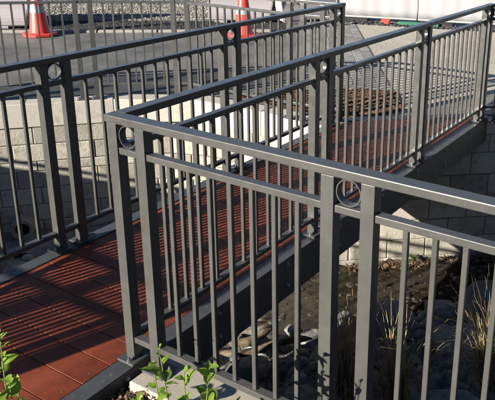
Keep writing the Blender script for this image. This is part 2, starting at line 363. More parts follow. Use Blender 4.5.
# ------------------------------------------------------------------ retaining walls of single blocks
def wall(name, path, label, courses, cap_h, z_top, base_z, block_len=0.40, cap_len=0.9, thick=0.22, cap_over=0.015, seed=1, cap_mat='cap'):
    """path runs so that the ground it holds lies on its left; blocks face to the right."""
    rnd = random.Random(seed)
    root = thing(name, (path[0][0], path[0][1], base_z), label, 'wall')
    pts = [Vector(p) for p in path]; cum = [0]
    for a, b in zip(pts[:-1], pts[1:]): cum.append(cum[-1]+(b-a).length)
    def at(s):
        s = max(0, min(cum[-1], s))
        for i in range(len(pts)-1):
            if s <= cum[i+1]+1e-9:
                t = (s-cum[i])/(cum[i+1]-cum[i]); return pts[i].lerp(pts[i+1], t)
        return pts[-1]
    def piece(s0, s1, z0, z1, out, nm, m, bev, gap):
        a = at(s0+gap/2); b = at(s1-gap/2)
        if (b-a).length < 0.03: return
        t = (b-a).normalized(); ang = math.atan2(t.y, t.x); c = (a+b)/2; nl = Vector((-t.y, t.x))
        c = c + nl*(thick/2-out)
        key = (round((b-a).length, 3), round(z1-z0, 4), bev)
        if key not in cache: cache[key] = box_mesh(key[0], thick, key[1], bev)
        link(nm, cache[key], m, root, (c.x, c.y, z0), ang + rnd.gauss(0, 0.004), base=root.location)
    cache = {}
    z = z_top
    n = max(1, round(cum[-1]/cap_len)); 
    for i in range(n): piece(cum[-1]*i/n, cum[-1]*(i+1)/n, z-cap_h, z, cap_over, 'cap_stone', cap_mat, 0.006, 0.004)
    z -= cap_h
    for k, h in enumerate(courses):
        off = (block_len/2 if k % 2 else 0) + rnd.uniform(-.02, .02); s = -off
        while s < cum[-1]:
            s0, s1 = max(0, s), min(cum[-1], s+block_len)
            piece(s0, s1, z-h+0.004, z-0.004, rnd.uniform(-0.004, 0.004), 'block', 'block', 0.007, 0.008); s += block_len
        z -= h
    # mortar core just behind the faces
    core = inset_path(path, 0.012); back = inset_path(path, thick-0.01); vv, ff = [], []
    for p in core: vv += [(p.x, p.y, z), (p.x, p.y, z_top-0.012)]
    for i in range(len(core)-1): ff.append((2*i, 2*i+2, 2*i+3, 2*i+1))
    link('mortar', pydata([Vector(v)-Vector(root.location) for v in vv], ff), 'mortar', root)
    return root
wall('retaining_wall', WALL_L, 'curved cream block retaining wall with smooth capping left of the footbridge', [0.19]*2+[0.105, 0.19]+[0.19]*4, 0.25, -0.05, -1.6, seed=2)
wall('retaining_wall', [tuple(p) for p in WALL_R], 'straight block retaining wall under the far end of the footbridge', [0.20, 0.23, 0.235, 0.235, 0.21, 0.20, 0.2], 0.12, -0.055, -1.65, seed=5)

# ------------------------------------------------------------------ near bank
sheet('path', [(-1.16, -2.36), (5.5, -2.36), (5.5, -14), (-1.16, -14)], -0.06, 'tarseal')
sheet('path', [(-1.16, -2.40), (-14, -2.40), (-14, -14), (-1.16, -14)], -0.06, 'tarseal')
sheet('ground', [(5.5, -14), (30, -14), (30, 9.4), (9, 9.4), (5.5, 8.2)], -0.066, 'tarseal')
def soil_z(x, y): return -0.045 + 0.05*max(0, min(1, (-0.35-y)/1.2)) + 0.018*fbm((x, y, 0), 3.2, 3) - 0.03*max(0, 1-abs(x-0.07)/0.10)
def planter():
    x0, x1, y0, y1, s = 0.052, 5.5, -2.37, -0.05, 0.04; nx = int((x1-x0)/s)+1; ny = int((y1-y0)/s)+1
    v = [(x0+i*s, y0+j*s, soil_z(x0+i*s, y0+j*s)) for j in range(ny) for i in range(nx)]
    f = [(j*nx+i, j*nx+i+1, (j+1)*nx+i+1, (j+1)*nx+i) for j in range(ny-1) for i in range(nx-1)]
    tag(link('planting_bed', pydata(v, f), 'soil', smooth=True), kind='structure')
planter()
scatter_chips('mulch_chips', [(0.06, -1.0), (1.3, -1.0), (1.3, -0.12), (0.06, -0.06)], 5200, 0.010, 0.042, lambda x, y: soil_z(x, y)+0.004, 'chip', 'brown wood mulch beside the bridge edge at the bottom', 'mulch', zspan=0.022, seed=8)
ab = thing('abutment', (1.5, 0.0, -1.4), 'pale concrete footing under the nearest cross railing', 'footing')
link('footing_beam', prism_mesh([(0.085, -0.115), (5.5, -0.115), (5.5, 0.115), (0.085, 0.115)], -0.30, -0.012, 0.008), 'concrete', ab, base=ab.location)
link('abutment_face', prism_mesh([(-1.10, -0.05), (5.5, -0.05), (5.5, 0.085), (-1.10, 0.085)], -1.7, -0.302, 0.004), 'concrete', ab, base=ab.location)
ww = thing('wing_wall', (-1.1, -1.2, -1.4), 'plain concrete wall below the left bridge railing', 'wall')
link('wall_face', prism_mesh([(-1.13, -2.36), (-1.02, -2.36), (-1.02, -0.053), (-1.13, -0.053)], -1.7, -0.376, 0.004), 'concrete', ww, base=ww.location)
wb = thing('bank_wall', (-6, -2.4, -1.4), 'plain concrete wall holding the near bank out of view', 'wall')
link('wall_face', prism_mesh([(-14, -2.48), (-1.14, -2.48), (-1.14, -2.37), (-14, -2.37)], -1.7, -0.01, 0.004), 'concrete', wb, base=wb.location)

# ------------------------------------------------------------------ footbridge
BR = thing('footbridge', (-0.54, 1.0, -0.26), 'footbridge with red brown boards and dark steel side beams', 'footbridge')
XL, XR = -1.030, -0.050
def end_x(y): return -1.085 + (y-3.557)*(0.989/0.859)      # skewed far end of the deck
PIT = 0.1445; y = 0.0575 - 17*PIT
full = box_mesh(XR-XL, PIT-0.003, 0.035, 0.0018)
while y < 4.40:
    y0, y1 = y+0.0015, y+PIT-0.0015
    if y1 < 3.55: link('deck_board', full, 'deck', BR, ((XL+XR)/2, (y0+y1)/2, -0.042 + random.uniform(0, 0.0015)), 0, base=BR.location)
    else:
        a, b = max(XL, end_x(y0)), max(XL, end_x(y1))
        if a < XR-0.06:
            b = min(b, XR-0.01); cx, cy = (XL+XR)/2, (y0+y1)/2
            link('deck_board', prism_mesh([(a-cx, y0-cy), (XR-cx, y0-cy), (XR-cx, y1-cy), (b-cx, y1-cy)], 0, 0.035, 0.003), 'deck', BR, (cx, cy, -0.042), base=BR.location)
    y += PIT
screw_me = lathe_mesh([(0.0001, 0.0012), (0.0030, 0.001), (0.0038, 0.0)], 8)
for bo in [o for o in BR.children if o.name.startswith('deck_board')]:
    if bo.location.y+1.0 < 3.5 and bo.location.y+1.0 > -0.6:
        for sx_ in (-0.455, 0.455): link('screw', screw_me, 'steel', bo, (sx_, random.uniform(-.02, .02), 0.035))
bolt_me = lathe_mesh([(0.0001, 0.013), (0.006, 0.013), (0.0105, 0.010), (0.0115, 0.003), (0.0115, 0.0028), (0.016, 0.0026), (0.016, 0), (0.0001, 0)], 12)
def stringer(xin, xout, ya, yb, dp):
    # channel: web, top and bottom flange; web faces out
    s = 1 if xout > xin else -1; w = abs(xout-xin); cx = (xin+xout)/2; bm = bmesh.new()
    prof = [(0, 0), (w, 0), (w, -dp), (0, -dp), (0, -dp+0.01), (w-0.010, -dp+0.01), (w-0.010, -0.010), (0, -0.010)]
    f0 = [bm.verts.new((xin+s*a-cx, ya-1.0, z)) for a, z in prof]; f1 = [bm.verts.new((xin+s*a-cx, yb-1.0, z)) for a, z in prof]
    bm.faces.new(f0); bm.faces.new(f1[::-1])
    for i in range(8): bm.faces.new((f0[i], f1[i], f1[(i+1) % 8], f0[(i+1) % 8]))
    es = [e for e in bm.edges if abs(e.verts[0].co.y-e.verts[1].co.y) > 1]
    bmesh.ops.bevel(bm, geom=es, offset=0.003, segments=2, affect='EDGES')
    st = link('side_beam', bm_mesh(bm), 'steel', BR, (cx, 1.0, -0.002), base=BR.location)
    yy = 0.50-0.585*2
    while yy < yb-0.1:
        if yy > 0.2 or s > 0:
            for z in (-0.035, -0.17):
                b = link('bolt', bolt_me, 'galv', st, (xout+s*0.0005, yy, z), base=(cx, 1.0, -0.002)); b.rotation_euler = (0, s*math.pi/2, 0)
        yy += 0.585
    return st
stringer(-0.046, 0.046, -2.36, 4.50, 0.245); stringer(-1.034, -1.126, -2.36, 3.50, 0.37)  # left beam deepened only to shift its shadow on the far wall
for k, yy in enumerate((0.5, 1.67, 2.84)):
    link('cross_beam', box_mesh(0.98, 0.06, 0.14, 0.003), 'steel', BR, (-0.54, yy, -0.19), base=BR.location)
tp = [Vector((-1.075, 3.585)), Vector((-0.06, 4.468))]
tt = (tp[1]-tp[0]).normalized(); tn = Vector((-tt.y, tt.x)); c = (tp[0]+tp[1])/2 + tn*0.06
link('threshold_plate', box_mesh((tp[1]-tp[0]).length-0.02, 0.13, 0.012, 0.002), 'steel', BR, (c.x, c.y, -0.018), math.atan2(tt.y, tt.x), base=BR.location)

# ------------------------------------------------------------------ railings
PW = 0.048; TOP = 1.100; TH = 0.030; TWID = 0.056; MID = 0.972; BOT = 0.122
M_BAL = box_mesh(0.0175, 0.0175, MID-0.024-(BOT-0.002), 0.0016)
M_PLATE = box_mesh(0.115, 0.095, 0.010, 0.002)
_posts = {}
def post_mesh(h):
    k = round(h, 3)
    if k not in _posts: _posts[k] = box_mesh(PW, PW, h, 0.0025, 2)
    return _posts[k]
def ring_mesh(ro=0.0455, ri=0.0415, d=0.030, n=40):
    v, f = [], []
    for k in range(n):
        a = 2*math.pi*k/n; c_, s_ = math.cos(a), math.sin(a)
        v += [(ro*c_, -d/2, ro*s_), (ro*c_, d/2, ro*s_), (ri*c_, d/2, ri*s_), (ri*c_, -d/2, ri*s_)]
    for k in range(n):
        a, b = 4*k, 4*((k+1) % n)
        for i in range(4): f.append((a+i, b+i, b+(i+1) % 4, a+(i+1) % 4))
    return pydata(v, f)
M_RING = ring_mesh()
def nut_mesh():
    bm = bmesh.new()
    for sx in (0,):
        for r_, z0, z1 in ((0.011, 0.010, 0.012), (0.008, 0.012, 0.020), (0.0045, 0.020, 0.030)):
            bmesh.ops.create_cone(bm, cap_ends=True, segments=6 if r_ == 0.008 else 10, radius1=r_, radius2=r_, depth=z1-z0, matrix=Matrix.Translation((0, 0, (z0+z1)/2)))
    return bm_mesh(bm)
M_NUT = nut_mesh()
def bar(root, name, a, b, w, h, ztop, bev=0.003, seg=2, m='paint'):
    a = Vector(a); b = Vector(b); t = b-a; L = t.length
    return link(name, box_mesh(L, w, h, bev, seg), m, root, ((a.x+b.x)/2, (a.y+b.y)/2, ztop-h), math.atan2(t.y, t.x), base=root.location)
def post(root, p, z0, ang, plate=True):
    link('post', post_mesh(TOP-TH-0.001-z0), 'paint', root, (p[0], p[1], z0), ang, base=root.location)
    if plate:
        pl = link('base_plate', M_PLATE, 'steel', root, (p[0], p[1], z0-0.002), ang, base=root.location)
        for sx in (-1, 1): link('anchor_bolt', M_NUT, 'galv', pl, (sx*0.044, sx*0.012, 0))
def span(root, a, b, n, dz=0.0):
    """link between two posts: n balusters, or a ring when n is 0"""
    a = Vector(a); b = Vector(b); t = (b-a).normalized(); ang = math.atan2(t.y, t.x); h = PW/2+0.0006
    a2, b2 = a+t*h, b-t*h
    bar(root, 'mid_rail', a2, b2, 0.036, 0.026, MID+dz); bar(root, 'bottom_rail', a2, b2, 0.036, 0.026, BOT+dz)
    if n == 0:
        c = (a+b)/2; link('ring', M_RING, 'paint', root, (c.x, c.y, (TOP-TH+MID)/2+dz), ang, base=root.location, smooth=False)
    else:
        L = (b-a).length; e = 0.125; sp = (L-2*e)/(n-1)
        for i in range(n):
            p = a+t*(e+sp*i); link('baluster', M_BAL, 'paint', root, (p.x, p.y, BOT-0.002+dz), ang, base=root.location)

# right bridge railing and cross railing share the corner post of the cross railing
PG = 0.0725
rr = thing('railing', (0, 2.2, 0), 'dark grey bridge railing running from the near corner up to the top right', 'railing', 'metal railings with paired posts')
ypairs = [1.4935, 2.9300, 4.3676]; prev = 0.0
for k, yc in enumerate(ypairs):
    for s in (-1, 1): post(rr, (0, yc+s*PG), 0.008, math.pi/2)
    span(rr, (0, prev), (0, yc-PG), 12 if k == 0 else 11); span(rr, (0, yc-PG), (0, yc+PG), 0); prev = yc+PG
bar(rr, 'top_rail', (0, TWID/2+0.0005), (0, ypairs[-1]+PG+0.03), TWID, TH, TOP, 0.004)

cr = thing('railing', (1.3, 0, 0), 'nearest dark grey railing crossing the lower right in front of the creek', 'railing', 'metal railings with paired posts')
xp = [0.006, 0.151, 0.976, 1.121, 1.946, 2.091, 2.92, 3.06]
for i, x in enumerate(xp): post(cr, (x, 0), 0.008 if i == 0 else -0.004, 0 if i else math.pi/2)
for i in range(len(xp)-1): span(cr, (xp[i], 0), (xp[i+1], 0), 0 if i % 2 == 0 else 7)
bar(cr, 'top_rail', (-TWID/2, 0), (3.10, 0), TWID, TH, TOP, 0.004)

lr = thing('railing', (-1.082, 0.6, 0), 'dark railing along the left side of the footbridge', 'railing', 'metal railings with paired posts')
XB = -1.082; yl = [-2.30, -0.90, 0.5432, 1.993, 3.4775]; prev = None
for yc in yl:
    for s in (-1, 1): post(lr, (XB, yc+s*PG), 0.008, math.pi/2)
    if prev is not None: span(lr, (XB, prev), (XB, yc-PG), 11)
    span(lr, (XB, yc-PG), (XB, yc+PG), 0); prev = yc+PG
bar(lr, 'top_rail', (XB, yl[0]-PG-TWID/2), (XB, yl[-1]+PG+TWID/2), TWID, TH, TOP, 0.004)

nr = thing('railing', (-3.5, -2.41, 0), 'railing along the near left bank out of view', 'railing', 'metal railings with paired posts')
x = XB; YN = yl[0]-PG; first = True
for k in range(5):
    xs2 = x-0.145
    post(nr, (xs2, YN), 0.0, 0); span(nr, (xs2, YN), (x, YN), 0)
    if k < 4: xn = xs2-1.15; post(nr, (xn, YN), 0.0, 0); span(nr, (xn, YN), (xs2, YN), 9); x = xn
bar(nr, 'top_rail', (xs2-0.03, YN), (XB-TWID/2-0.0005, YN), TWID, TH, TOP, 0.004)

# railing along the curved far wall
fr = thing('railing', (-2.9, 3.4, -0.05), 'far railing standing on the curved wall beyond the left side', 'railing', 'metal railings with paired posts')
FZ = -0.05
fp = [((-1.082, 3.55), None), ((-1.262, 3.532), 0), ((-1.470, 3.512), 2), ((-1.612, 3.500), 0), ((-2.905, 3.515), 12), ((-3.030, 3.445), 0), ((-3.665, 2.930), 7), ((-3.760, 2.822), 0), ((-4.53, 1.95), 9), ((-4.625, 1.84), 0), ((-5.50, 0.85), 11), ((-5.60, 0.74), 0)]
for i, (p, n) in enumerate(fp):
    if i == 0: continue
    q = fp[i-1][0]; t = Vector(p)-Vector(q); dz = FZ if i > 3 else 0.0
    ang = math.atan2(t.y, t.x)
    if n == 0 and i > 3: post(fr, q, FZ+0.006, ang) if fp[i-1][1] not in (None,) and fp[i-1][1] != 0 else None
    post(fr, p, (FZ+0.006) if True else 0, ang if n == 0 else math.atan2(fp[i+1][0][1]-p[1], fp[i+1][0][0]-p[0])) if n == 0 else None
    if n != 0 and i <= 3: post(fr, p, FZ+0.006, ang)
    a, b = Vector(q), Vector(p)
    span(fr, b, a, n, 0.0)
# top rail: straight lengths between the middle of each pair
knots = [Vector((-1.082-TWID/2-0.0005, 3.547)), Vector((-1.54, 3.506)), (Vector(fp[4][0])+Vector(fp[5][0]))/2, (Vector(fp[6][0])+Vector(fp[7][0]))/2, (Vector(fp[8][0])+Vector(fp[9][0]))/2, Vector(fp[11][0])]
for a, b in zip(knots[:-1], knots[1:]):
    t = (b-a).normalized(); bar(fr, 'top_rail', a+t*0.001, b-t*0.001, TWID, TH, TOP, 0.004)

wr = thing('railing', (1.5, 5.7, -0.05), 'railing at the right edge standing on the straight far wall', 'railing', 'metal railings with paired posts')
q0 = Vector((0, ypairs[-1]+PG)); wt = Vector((0.76, 0.65)).normalized(); s = 0.0; prevp = q0; wa = math.atan2(wt.y, wt.x)
for k in range(4):
    for n, d in ((0, 0.145), (11, 1.30)):
        s += d; p = q0+wt*s; post(wr, p, -0.045, wa); span(wr, prevp, p, n); prevp = p
bar(wr, 'top_rail', q0+wt*0.032, prevp+wt*0.03, TWID, TH, TOP, 0.004)

# ------------------------------------------------------------------ rocks
def rock_mesh(sx, sy, sz, seed, sub=5, rough=0.28):
    bm = bmesh.new(); bmesh.ops.create_icosphere(bm, subdivisions=sub, radius=1)
    for v in bm.verts:
        d = v.co.normalized(); q = d*1.2+Vector((seed*3.7, seed*1.3, 0)); vd = mnoise.voronoi(q*1.15)[0]; k = 0.92+0.6*rough*fbm(q, 1.0, 2) + 0.30*min(0.5, vd[1]-vd[0]) + 0.05*fbm(q, 6, 4)
        c = Vector((d.x*k, d.y*k, d.z*k)); 
        for ax in range(3): c[ax] = c[ax] if abs(c[ax]) < 0.8 else math.copysign(0.8+(abs(c[ax])-0.8)*0.35, c[ax])
        v.co = Vector((c.x*sx, c.y*sy, c.z*sz))
    # flat broken faces
    rc = random.Random(seed*13+1)
    for _ in range(9):
        nrm = Vector((rc.gauss(0, 1), rc.gauss(0, 1), rc.gauss(0.2, 0.8))).normalized(); lim = rc.uniform(0.62, 0.85)*(abs(nrm.x)*sx+abs(nrm.y)*sy+abs(nrm.z)*sz)*0.78
        for v in bm.verts:
            e = v.co.dot(nrm)-lim
            if e > 0: v.co -= nrm*e*0.88
    me = bm_mesh(bm); me.polygons.foreach_set('use_smooth', [True]*len(me.polygons)); return me
def boulder(x, y, s, seed, label, m='rock', dz=0.0, rz=0.0, z=None):
    zz = bed_z(x, y) if z is None else z
    o = link('boulder', rock_mesh(*s, seed), m, None, (x, y, zz+s[2]*0.45+dz), rz)
    tag(o, label, 'boulder', 'boulders along the creek')
boulder(-0.02, 2.62, (0.24, 0.19, 0.20), 1, 'large rounded grey boulder behind the middle of the near railing at the waterline', rz=0.3)
boulder(0.62, 3.28, (0.30, 0.26, 0.25), 2, 'grey boulder at the right edge below the far wall')
boulder(0.56, 2.55, (0.24, 0.20, 0.15), 3, 'low dark boulder at the right edge nearer than the others', rz=0.8)
boulder(0.20, 3.20, (0.20, 0.14, 0.10), 9, 'flat boulder in the water below the pale wall base', rz=0.6)
boulder(-0.30, 2.38, (0.18, 0.16, 0.13), 4, 'dark boulder beside the dry tussock behind the paired posts')
boulder(-0.46, 2.20, (0.13, 0.09, 0.08), 5, 'sunlit pale rock left of the paired posts', 'pale_rock', rz=0.5)
boulder(-2.85, 1.35, (0.24, 0.20, 0.16), 10, 'grey boulder left of the bridge below the curved wall')
boulder(-3.35, 1.65, (0.22, 0.16, 0.13), 11, 'grey rubble rock at the left edge near the drain pipe')
boulder(-2.45, 1.95, (0.20, 0.17, 0.12), 12, 'small grey boulder showing between the left bridge posts')
boulder(-3.05, 2.45, (0.18, 0.15, 0.11), 13, 'small rock at the foot of the curved wall')
boulder(0.22, 1.12, (0.26, 0.17, 0.08), 14, 'flat grey slab rock at the foot of the paired posts', rz=0.4)
boulder(0.98, 1.42, (0.24, 0.15, 0.07), 15, 'broad flat slab rock in the lower right corner', rz=0.5)
def cobbles():
    rnd = random.Random(5); bm = bmesh.new()
    spots = [(0.28, 3.02, 0.42, 90), (-0.25, 2.75, 0.30, 50), (0.75, 2.95, 0.35, 60), (-2.9, 1.9, 0.8, 160), (-0.1, 1.9, 0.35, 40)]
    for x, y, r, n in spots:
        for k in range(n):
            a = rnd.uniform(0, 6.28); d = r*math.sqrt(rnd.random()); px, py = x+d*math.cos(a), y+d*math.sin(a)
            q = rnd.uniform(0.018, 0.05)
            M = Matrix.Translation((px, py, bed_z(px, py)+q*0.4)) @ Matrix.Rotation(rnd.uniform(0, 6.28), 4, 'Z') @ Matrix.Diagonal((q*1.3, q, q*0.75, 1))
            bmesh.ops.create_icosphere(bm, subdivisions=2, radius=1, matrix=M)
    o = link('cobbles', bm_mesh(bm), 'rock', smooth=True); tag(o, 'small round grey cobbles between the boulders', 'cobbles', kind='stuff')
cobbles()
def bank_rocks():
    rnd = random.Random(77); protos = [rock_mesh(0.16*rnd.uniform(.8, 1.2), 0.12*rnd.uniform(.8, 1.2), 0.085*rnd.uniform(.8, 1.3), 60+k, sub=4) for k in range(9)]
    placed = []; tries = 0
    while len(placed) < 85 and tries < 6000:
        tries += 1; x, y = rnd.uniform(-0.75, 2.0), rnd.uniform(0.35, 3.3); d = (Vector((x, y))-P0).dot(NB)
        if d < 0.05 or d > 2.6: continue
        sc = rnd.uniform(0.45, 1.25) if rnd.random() < 0.6 else rnd.uniform(0.3, 0.6)
        if any((x-a)**2+(y-b)**2 < (0.105*(sc+c_))**2 for a, b, c_ in placed): continue
        placed.append((x, y, sc))
        o = link('rock', protos[rnd.randrange(9)], 'rock', None, (x, y, bed_z(x, y)+0.025*sc), 0)
        o.rotation_euler = (rnd.gauss(0, .18), rnd.gauss(0, .18), rnd.uniform(0, 6.28)); o.scale = (sc, sc, sc*rnd.uniform(.8, 1.2))
        tag(o, 'one of the many alike angular grey rocks covering the near creek bank', 'rock', 'angular rocks covering the creek bank')
bank_rocks()
def creek_stones():
    rnd = random.Random(15); bm = bmesh.new(); k = 0
    while k < 700:
        t = rnd.uniform(-1.6, 2.6); d = rnd.uniform(-0.95, 0.10); p = P0+WD*t-NB*(-d); q = rnd.uniform(0.010, 0.055)*(0.5 if rnd.random() < 0.75 else 1)
        if fbm((p.x, p.y, 4), 2.2, 2) < -0.05 + (0.25 if d < -0.5 else 0) - (0.2 if d > -0.2 else 0): 
            if rnd.random() < 0.75: k += 1; continue
        k += 1
        M = Matrix.Translation((p.x, p.y, WZ + q*rnd.uniform(-0.4, 0.1))) @ Matrix.Rotation(rnd.uniform(0, 6.28), 4, 'Z') @ Matrix.Diagonal((q*rnd.uniform(1, 1.9), q, q*0.55, 1))
        r_ = bmesh.ops.create_icosphere(bm, subdivisions=2, radius=1, matrix=M)
        for v in r_['verts']: v.co += (v.co-M.translation)*0.25*mnoise.noise(v.co*30)
    o = link('creek_stones', bm_mesh(bm), 'wet_stone', smooth=True); tag(o, 'small wet stones breaking the muddy creek water', 'stones', kind='stuff')
creek_stones()
def debris():
    wall_line = [Vector((-1.0, 3.60))+WD*t for t in (0, 2.0)]
    poly = strip(wall_line[0]+Vector((0.02, -0.02)), wall_line[1], -0.16, -0.0)
    scatter_chips('leaf_litter', poly, 700, 0.012, 0.05, lambda x, y: WZ+0.004, 'chip', 'twigs and dead leaves floating along the foot of the far wall', 'litter', zspan=0.018, seed=12)
    scatter_chips('leaf_litter', [(-0.9, 1.2), (0.9, 1.0), (1.0, 2.4), (-0.5, 2.4)], 420, 0.006, 0.028, lambda x, y: bed_z(x, y)+0.006, 'chip', 'twigs and dead leaves on the dark rocky bank', 'litter', zspan=0.015, seed=13)
debris()
def driftwood(a, b, r, seed, m, label, sag=0.0):
    rnd = random.Random(seed); a = Vector(a); b = Vector(b); n = 26; k = 18; v, f = [], []
    t = (b-a).normalized(); u = t.cross(Vector((0, 0, 1))).normalized(); w = u.cross(t)
    for i in range(n+1):
        q = i/n; c = a.lerp(b, q) + w*(0.02*math.sin(q*5+seed)) + u*(0.025*math.sin(q*7+seed*2)); end = min(1, 6*min(q, 1-q)+0.25)
        for j in range(k):
            an = 2*math.pi*j/k; d = u*math.cos(an)+w*math.sin(an)
            rr_ = r*end*(1+0.35*fbm(Vector((math.cos(an)*1.3+seed, math.sin(an)*1.3, q*4)), 1.2, 4))
            v.append(c+d*rr_)
    for i in range(n):
        for j in range(k): f.append((i*k+j, i*k+(j+1) % k, (i+1)*k+(j+1) % k, (i+1)*k+j))
    f.append(tuple(range(k-1, -1, -1))); f.append(tuple(range(n*k, n*k+k)))
    tag(link('driftwood', pydata(v, f), m, smooth=True), label, 'driftwood', 'weathered branches on the bank')
driftwood((-1.04, 1.53, -1.17), (-0.72, 1.98, -1.21), 0.036, 1, 'pale_rock', 'long pale branch nearest the bridge beam on the bank')
driftwood((-0.93, 1.47, -1.17), (-0.62, 1.86, -1.17), 0.032, 2, 'log', 'brown branch lying beside the pale branch on the bank')
driftwood((-0.80, 1.40, -1.14), (-0.30, 1.90, -1.14), 0.026, 3, 'log', 'thin dark branch nearest the near railing on the bank')

dp = thing('drain_pipe', (-4.085, 2.165, -1.36), 'round drain pipe mouth in the foot of the curved wall', 'pipe')
pa = math.atan2(-0.66, 0.75)
pme = lathe_mesh([(0.070, -0.15), (0.070, 0.02), (0.074, 0.035), (0.108, 0.035), (0.118, 0.022), (0.118, -0.15)], 32)
po = link('pipe_ring', pme, 'pipe', dp); po.rotation_euler = (0, math.pi/2, pa)
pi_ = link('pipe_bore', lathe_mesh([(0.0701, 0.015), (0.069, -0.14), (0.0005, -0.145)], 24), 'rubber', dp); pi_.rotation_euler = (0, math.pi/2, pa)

# ------------------------------------------------------------------ cones, barriers, hoarding
def cone(x, y, label, rz=0.0, sc=1.0):
    t = thing('traffic_cone', (x, y, GZ-0.008), label, 'cone', 'orange traffic cones'); t.scale = (sc, sc, sc); t.rotation_euler = (0, 0, rz)
    base = []
    bme = prism_mesh([(0.25*math.cos(a+.39)*1.08, 0.25*math.sin(a+.39)*1.08) for a in [k*math.pi/4 for k in range(8)]], 0.0, 0.045, 0.008)
    link('base', bme, 'orange', t)
    prof = [(0.165, 0.044), (0.150, 0.06), (0.042, 0.90), (0.032, 0.94), (0.0005, 0.945)]
    link('cone_body', lathe_mesh(prof, 28), 'orange', t, smooth=True)
    r = lambda z: 0.150+(0.042-0.150)*(z-0.06)/0.84
    for a, b in ((0.36, 0.47), (0.62, 0.72)):
        link('reflective_band', lathe_mesh([(r(a)-.002, a), (r(a)+0.0022, a), (r(b)+0.0022, b), (r(b)-.002, b)], 28), 'reflective', t, smooth=False)
    for k in range(4):
        a = k*math.pi/2+0.39; link('foot', box_mesh(0.06, 0.05, 0.012, 0.003), 'rubber', t, (0.21*math.cos(a), 0.21*math.sin(a), -0.006), a)
cone(-7.38, 4.98, 'red orange cone with white band by the left white barrier', 0.3)
cone(-4.84, 6.86, 'red orange cone seen over the middle of the left bridge railing', 0.1)

def barrier(a, b, h, label, m='white_plastic'):
    a = Vector(a); b = Vector(b); t = (b-a); L = t.length; ang = math.atan2(t.y, t.x); c = (a+b)/2
    root = thing('barrier', (c.x, c.y, GZ-0.008), label, 'barrier', 'white plastic barriers'); root.rotation_euler = (0, 0, ang)
    prof = [(-0.26, 0.05), (-0.26, 0.16), (-0.15, 0.34), (-0.10, h), (0.10, h), (0.15, 0.34), (0.26, 0.16), (0.26, 0.05)]
    bm = bmesh.new(); A = [bm.verts.new((-L/2, q, z)) for q, z in prof]; B = [bm.verts.new((L/2, q, z)) for q, z in prof]
    bm.faces.new(A); bm.faces.new(B[::-1]); n = len(prof)
    for i in range(n): bm.faces.new((A[i], B[i], B[(i+1) % n], A[(i+1) % n]))
    bmesh.ops.bevel(bm, geom=bm.edges[:], offset=0.018, segments=2, affect='EDGES')
    link('barrier_shell', bm_mesh(bm), m, root)
    for k in (-0.3, 0.3): link('foot', box_mesh(0.22, 0.50, 0.054, 0.006), m, root, (L*k, 0, 0))
    for k in (-0.25, 0.25): link('filler_cap', lathe_mesh([(0.0005, h+0.025), (0.05, h+0.025), (0.055, h-0.01)], 16), 'rubber', root, (L*k, 0, 0))
barrier((-9.75, 4.05), (-8.18, 5.42), 1.0, 'white plastic barrier at the left edge behind the cone')
barrier((-6.35, 7.75), (-5.45, 8.45), 1.0, 'short white barrier between the gravel and the right cone')
barrier((-5.25, 8.35), (-4.70, 9.40), 1.0, 'pinkish white barrier standing end on behind the far railing')
def hoarding():
    A, B = Vector((-4.62, 9.32)), Vector((1.4, 11.2)); t = B-A; L = t.length; ang = math.atan2(t.y, t.x)
    root = thing('hoarding', (A.x, A.y, GZ), 'long white fabric hoarding across the top right', 'hoarding'); root.rotation_euler = (0, 0, ang)
    n = 4; w = L/n
    for i in range(n):
        v, f = [], []; nx, nz = 60, 12
        for j in range(nz+1):
            for k in range(nx+1):
                x = w*k/nx; z = 0.10+1.75*j/nz
                v.append((x, 0.007*math.sin(x*9+i)+0.005*math.sin(x*23+2*i)*(1-j/nz)+0.008*math.sin(x*4+z*3), z))
        for j in range(nz):
            for k in range(nx): f.append((j*(nx+1)+k, j*(nx+1)+k+1, (j+1)*(nx+1)+k+1, (j+1)*(nx+1)+k))
        me = pydata(v, f); o = link('fabric_panel', me, 'fabric', root, (w*i, 0, 0), smooth=True)
        sm = o.modifiers.new('thick', 'SOLIDIFY'); sm.thickness = 0.004
        link('fence_post', box_mesh(0.04, 0.04, 1.9, 0.004), 'galv', root, (w*i, 0.06, 0))
        link('bottom_tube', box_mesh(w-0.02, 0.035, 0.035, 0.008), 'reflective', root, (w*(i+.5), -0.035, 0.075))
        link('foot_block', box_mesh(0.62, 0.22, 0.07, 0.012), 'rubber', root, (w*i+0.35, 0.0, 0.0))
    return root, A, t.normalized(), ang
hr, HA, ht, ha = hoarding()
def foot(name, s, dims, m, label, cat):
    p = HA+ht*s+Vector((ht.y, -ht.x))*0.22; tag(link(name, box_mesh(*dims, 0.012), m, None, (p.x, p.y, GZ-0.004), ha), label, cat)
foot('orange_block', 1.02, (0.16, 0.12, 0.10), 'orange', 'small orange block at the foot of the white hoarding', 'block')
foot('green_pad', 1.62, (0.75, 0.16, 0.07), 'green_plastic', 'green plastic pad at the foot of the white hoarding', 'pad')
foot('rubber_pad', 3.05, (1.1, 0.18, 0.07), 'rubber', 'black rubber pad at the foot of the white hoarding', 'pad')
scatter_chips('rubble', strip(HA, HA+ht*3, -0.42, -0.06), 700, 0.02, 0.07, lambda x, y: GZ, 'dark_gravel', 'dark rubble along the foot of the white hoarding', 'rubble', thick=0.9, seed=21)

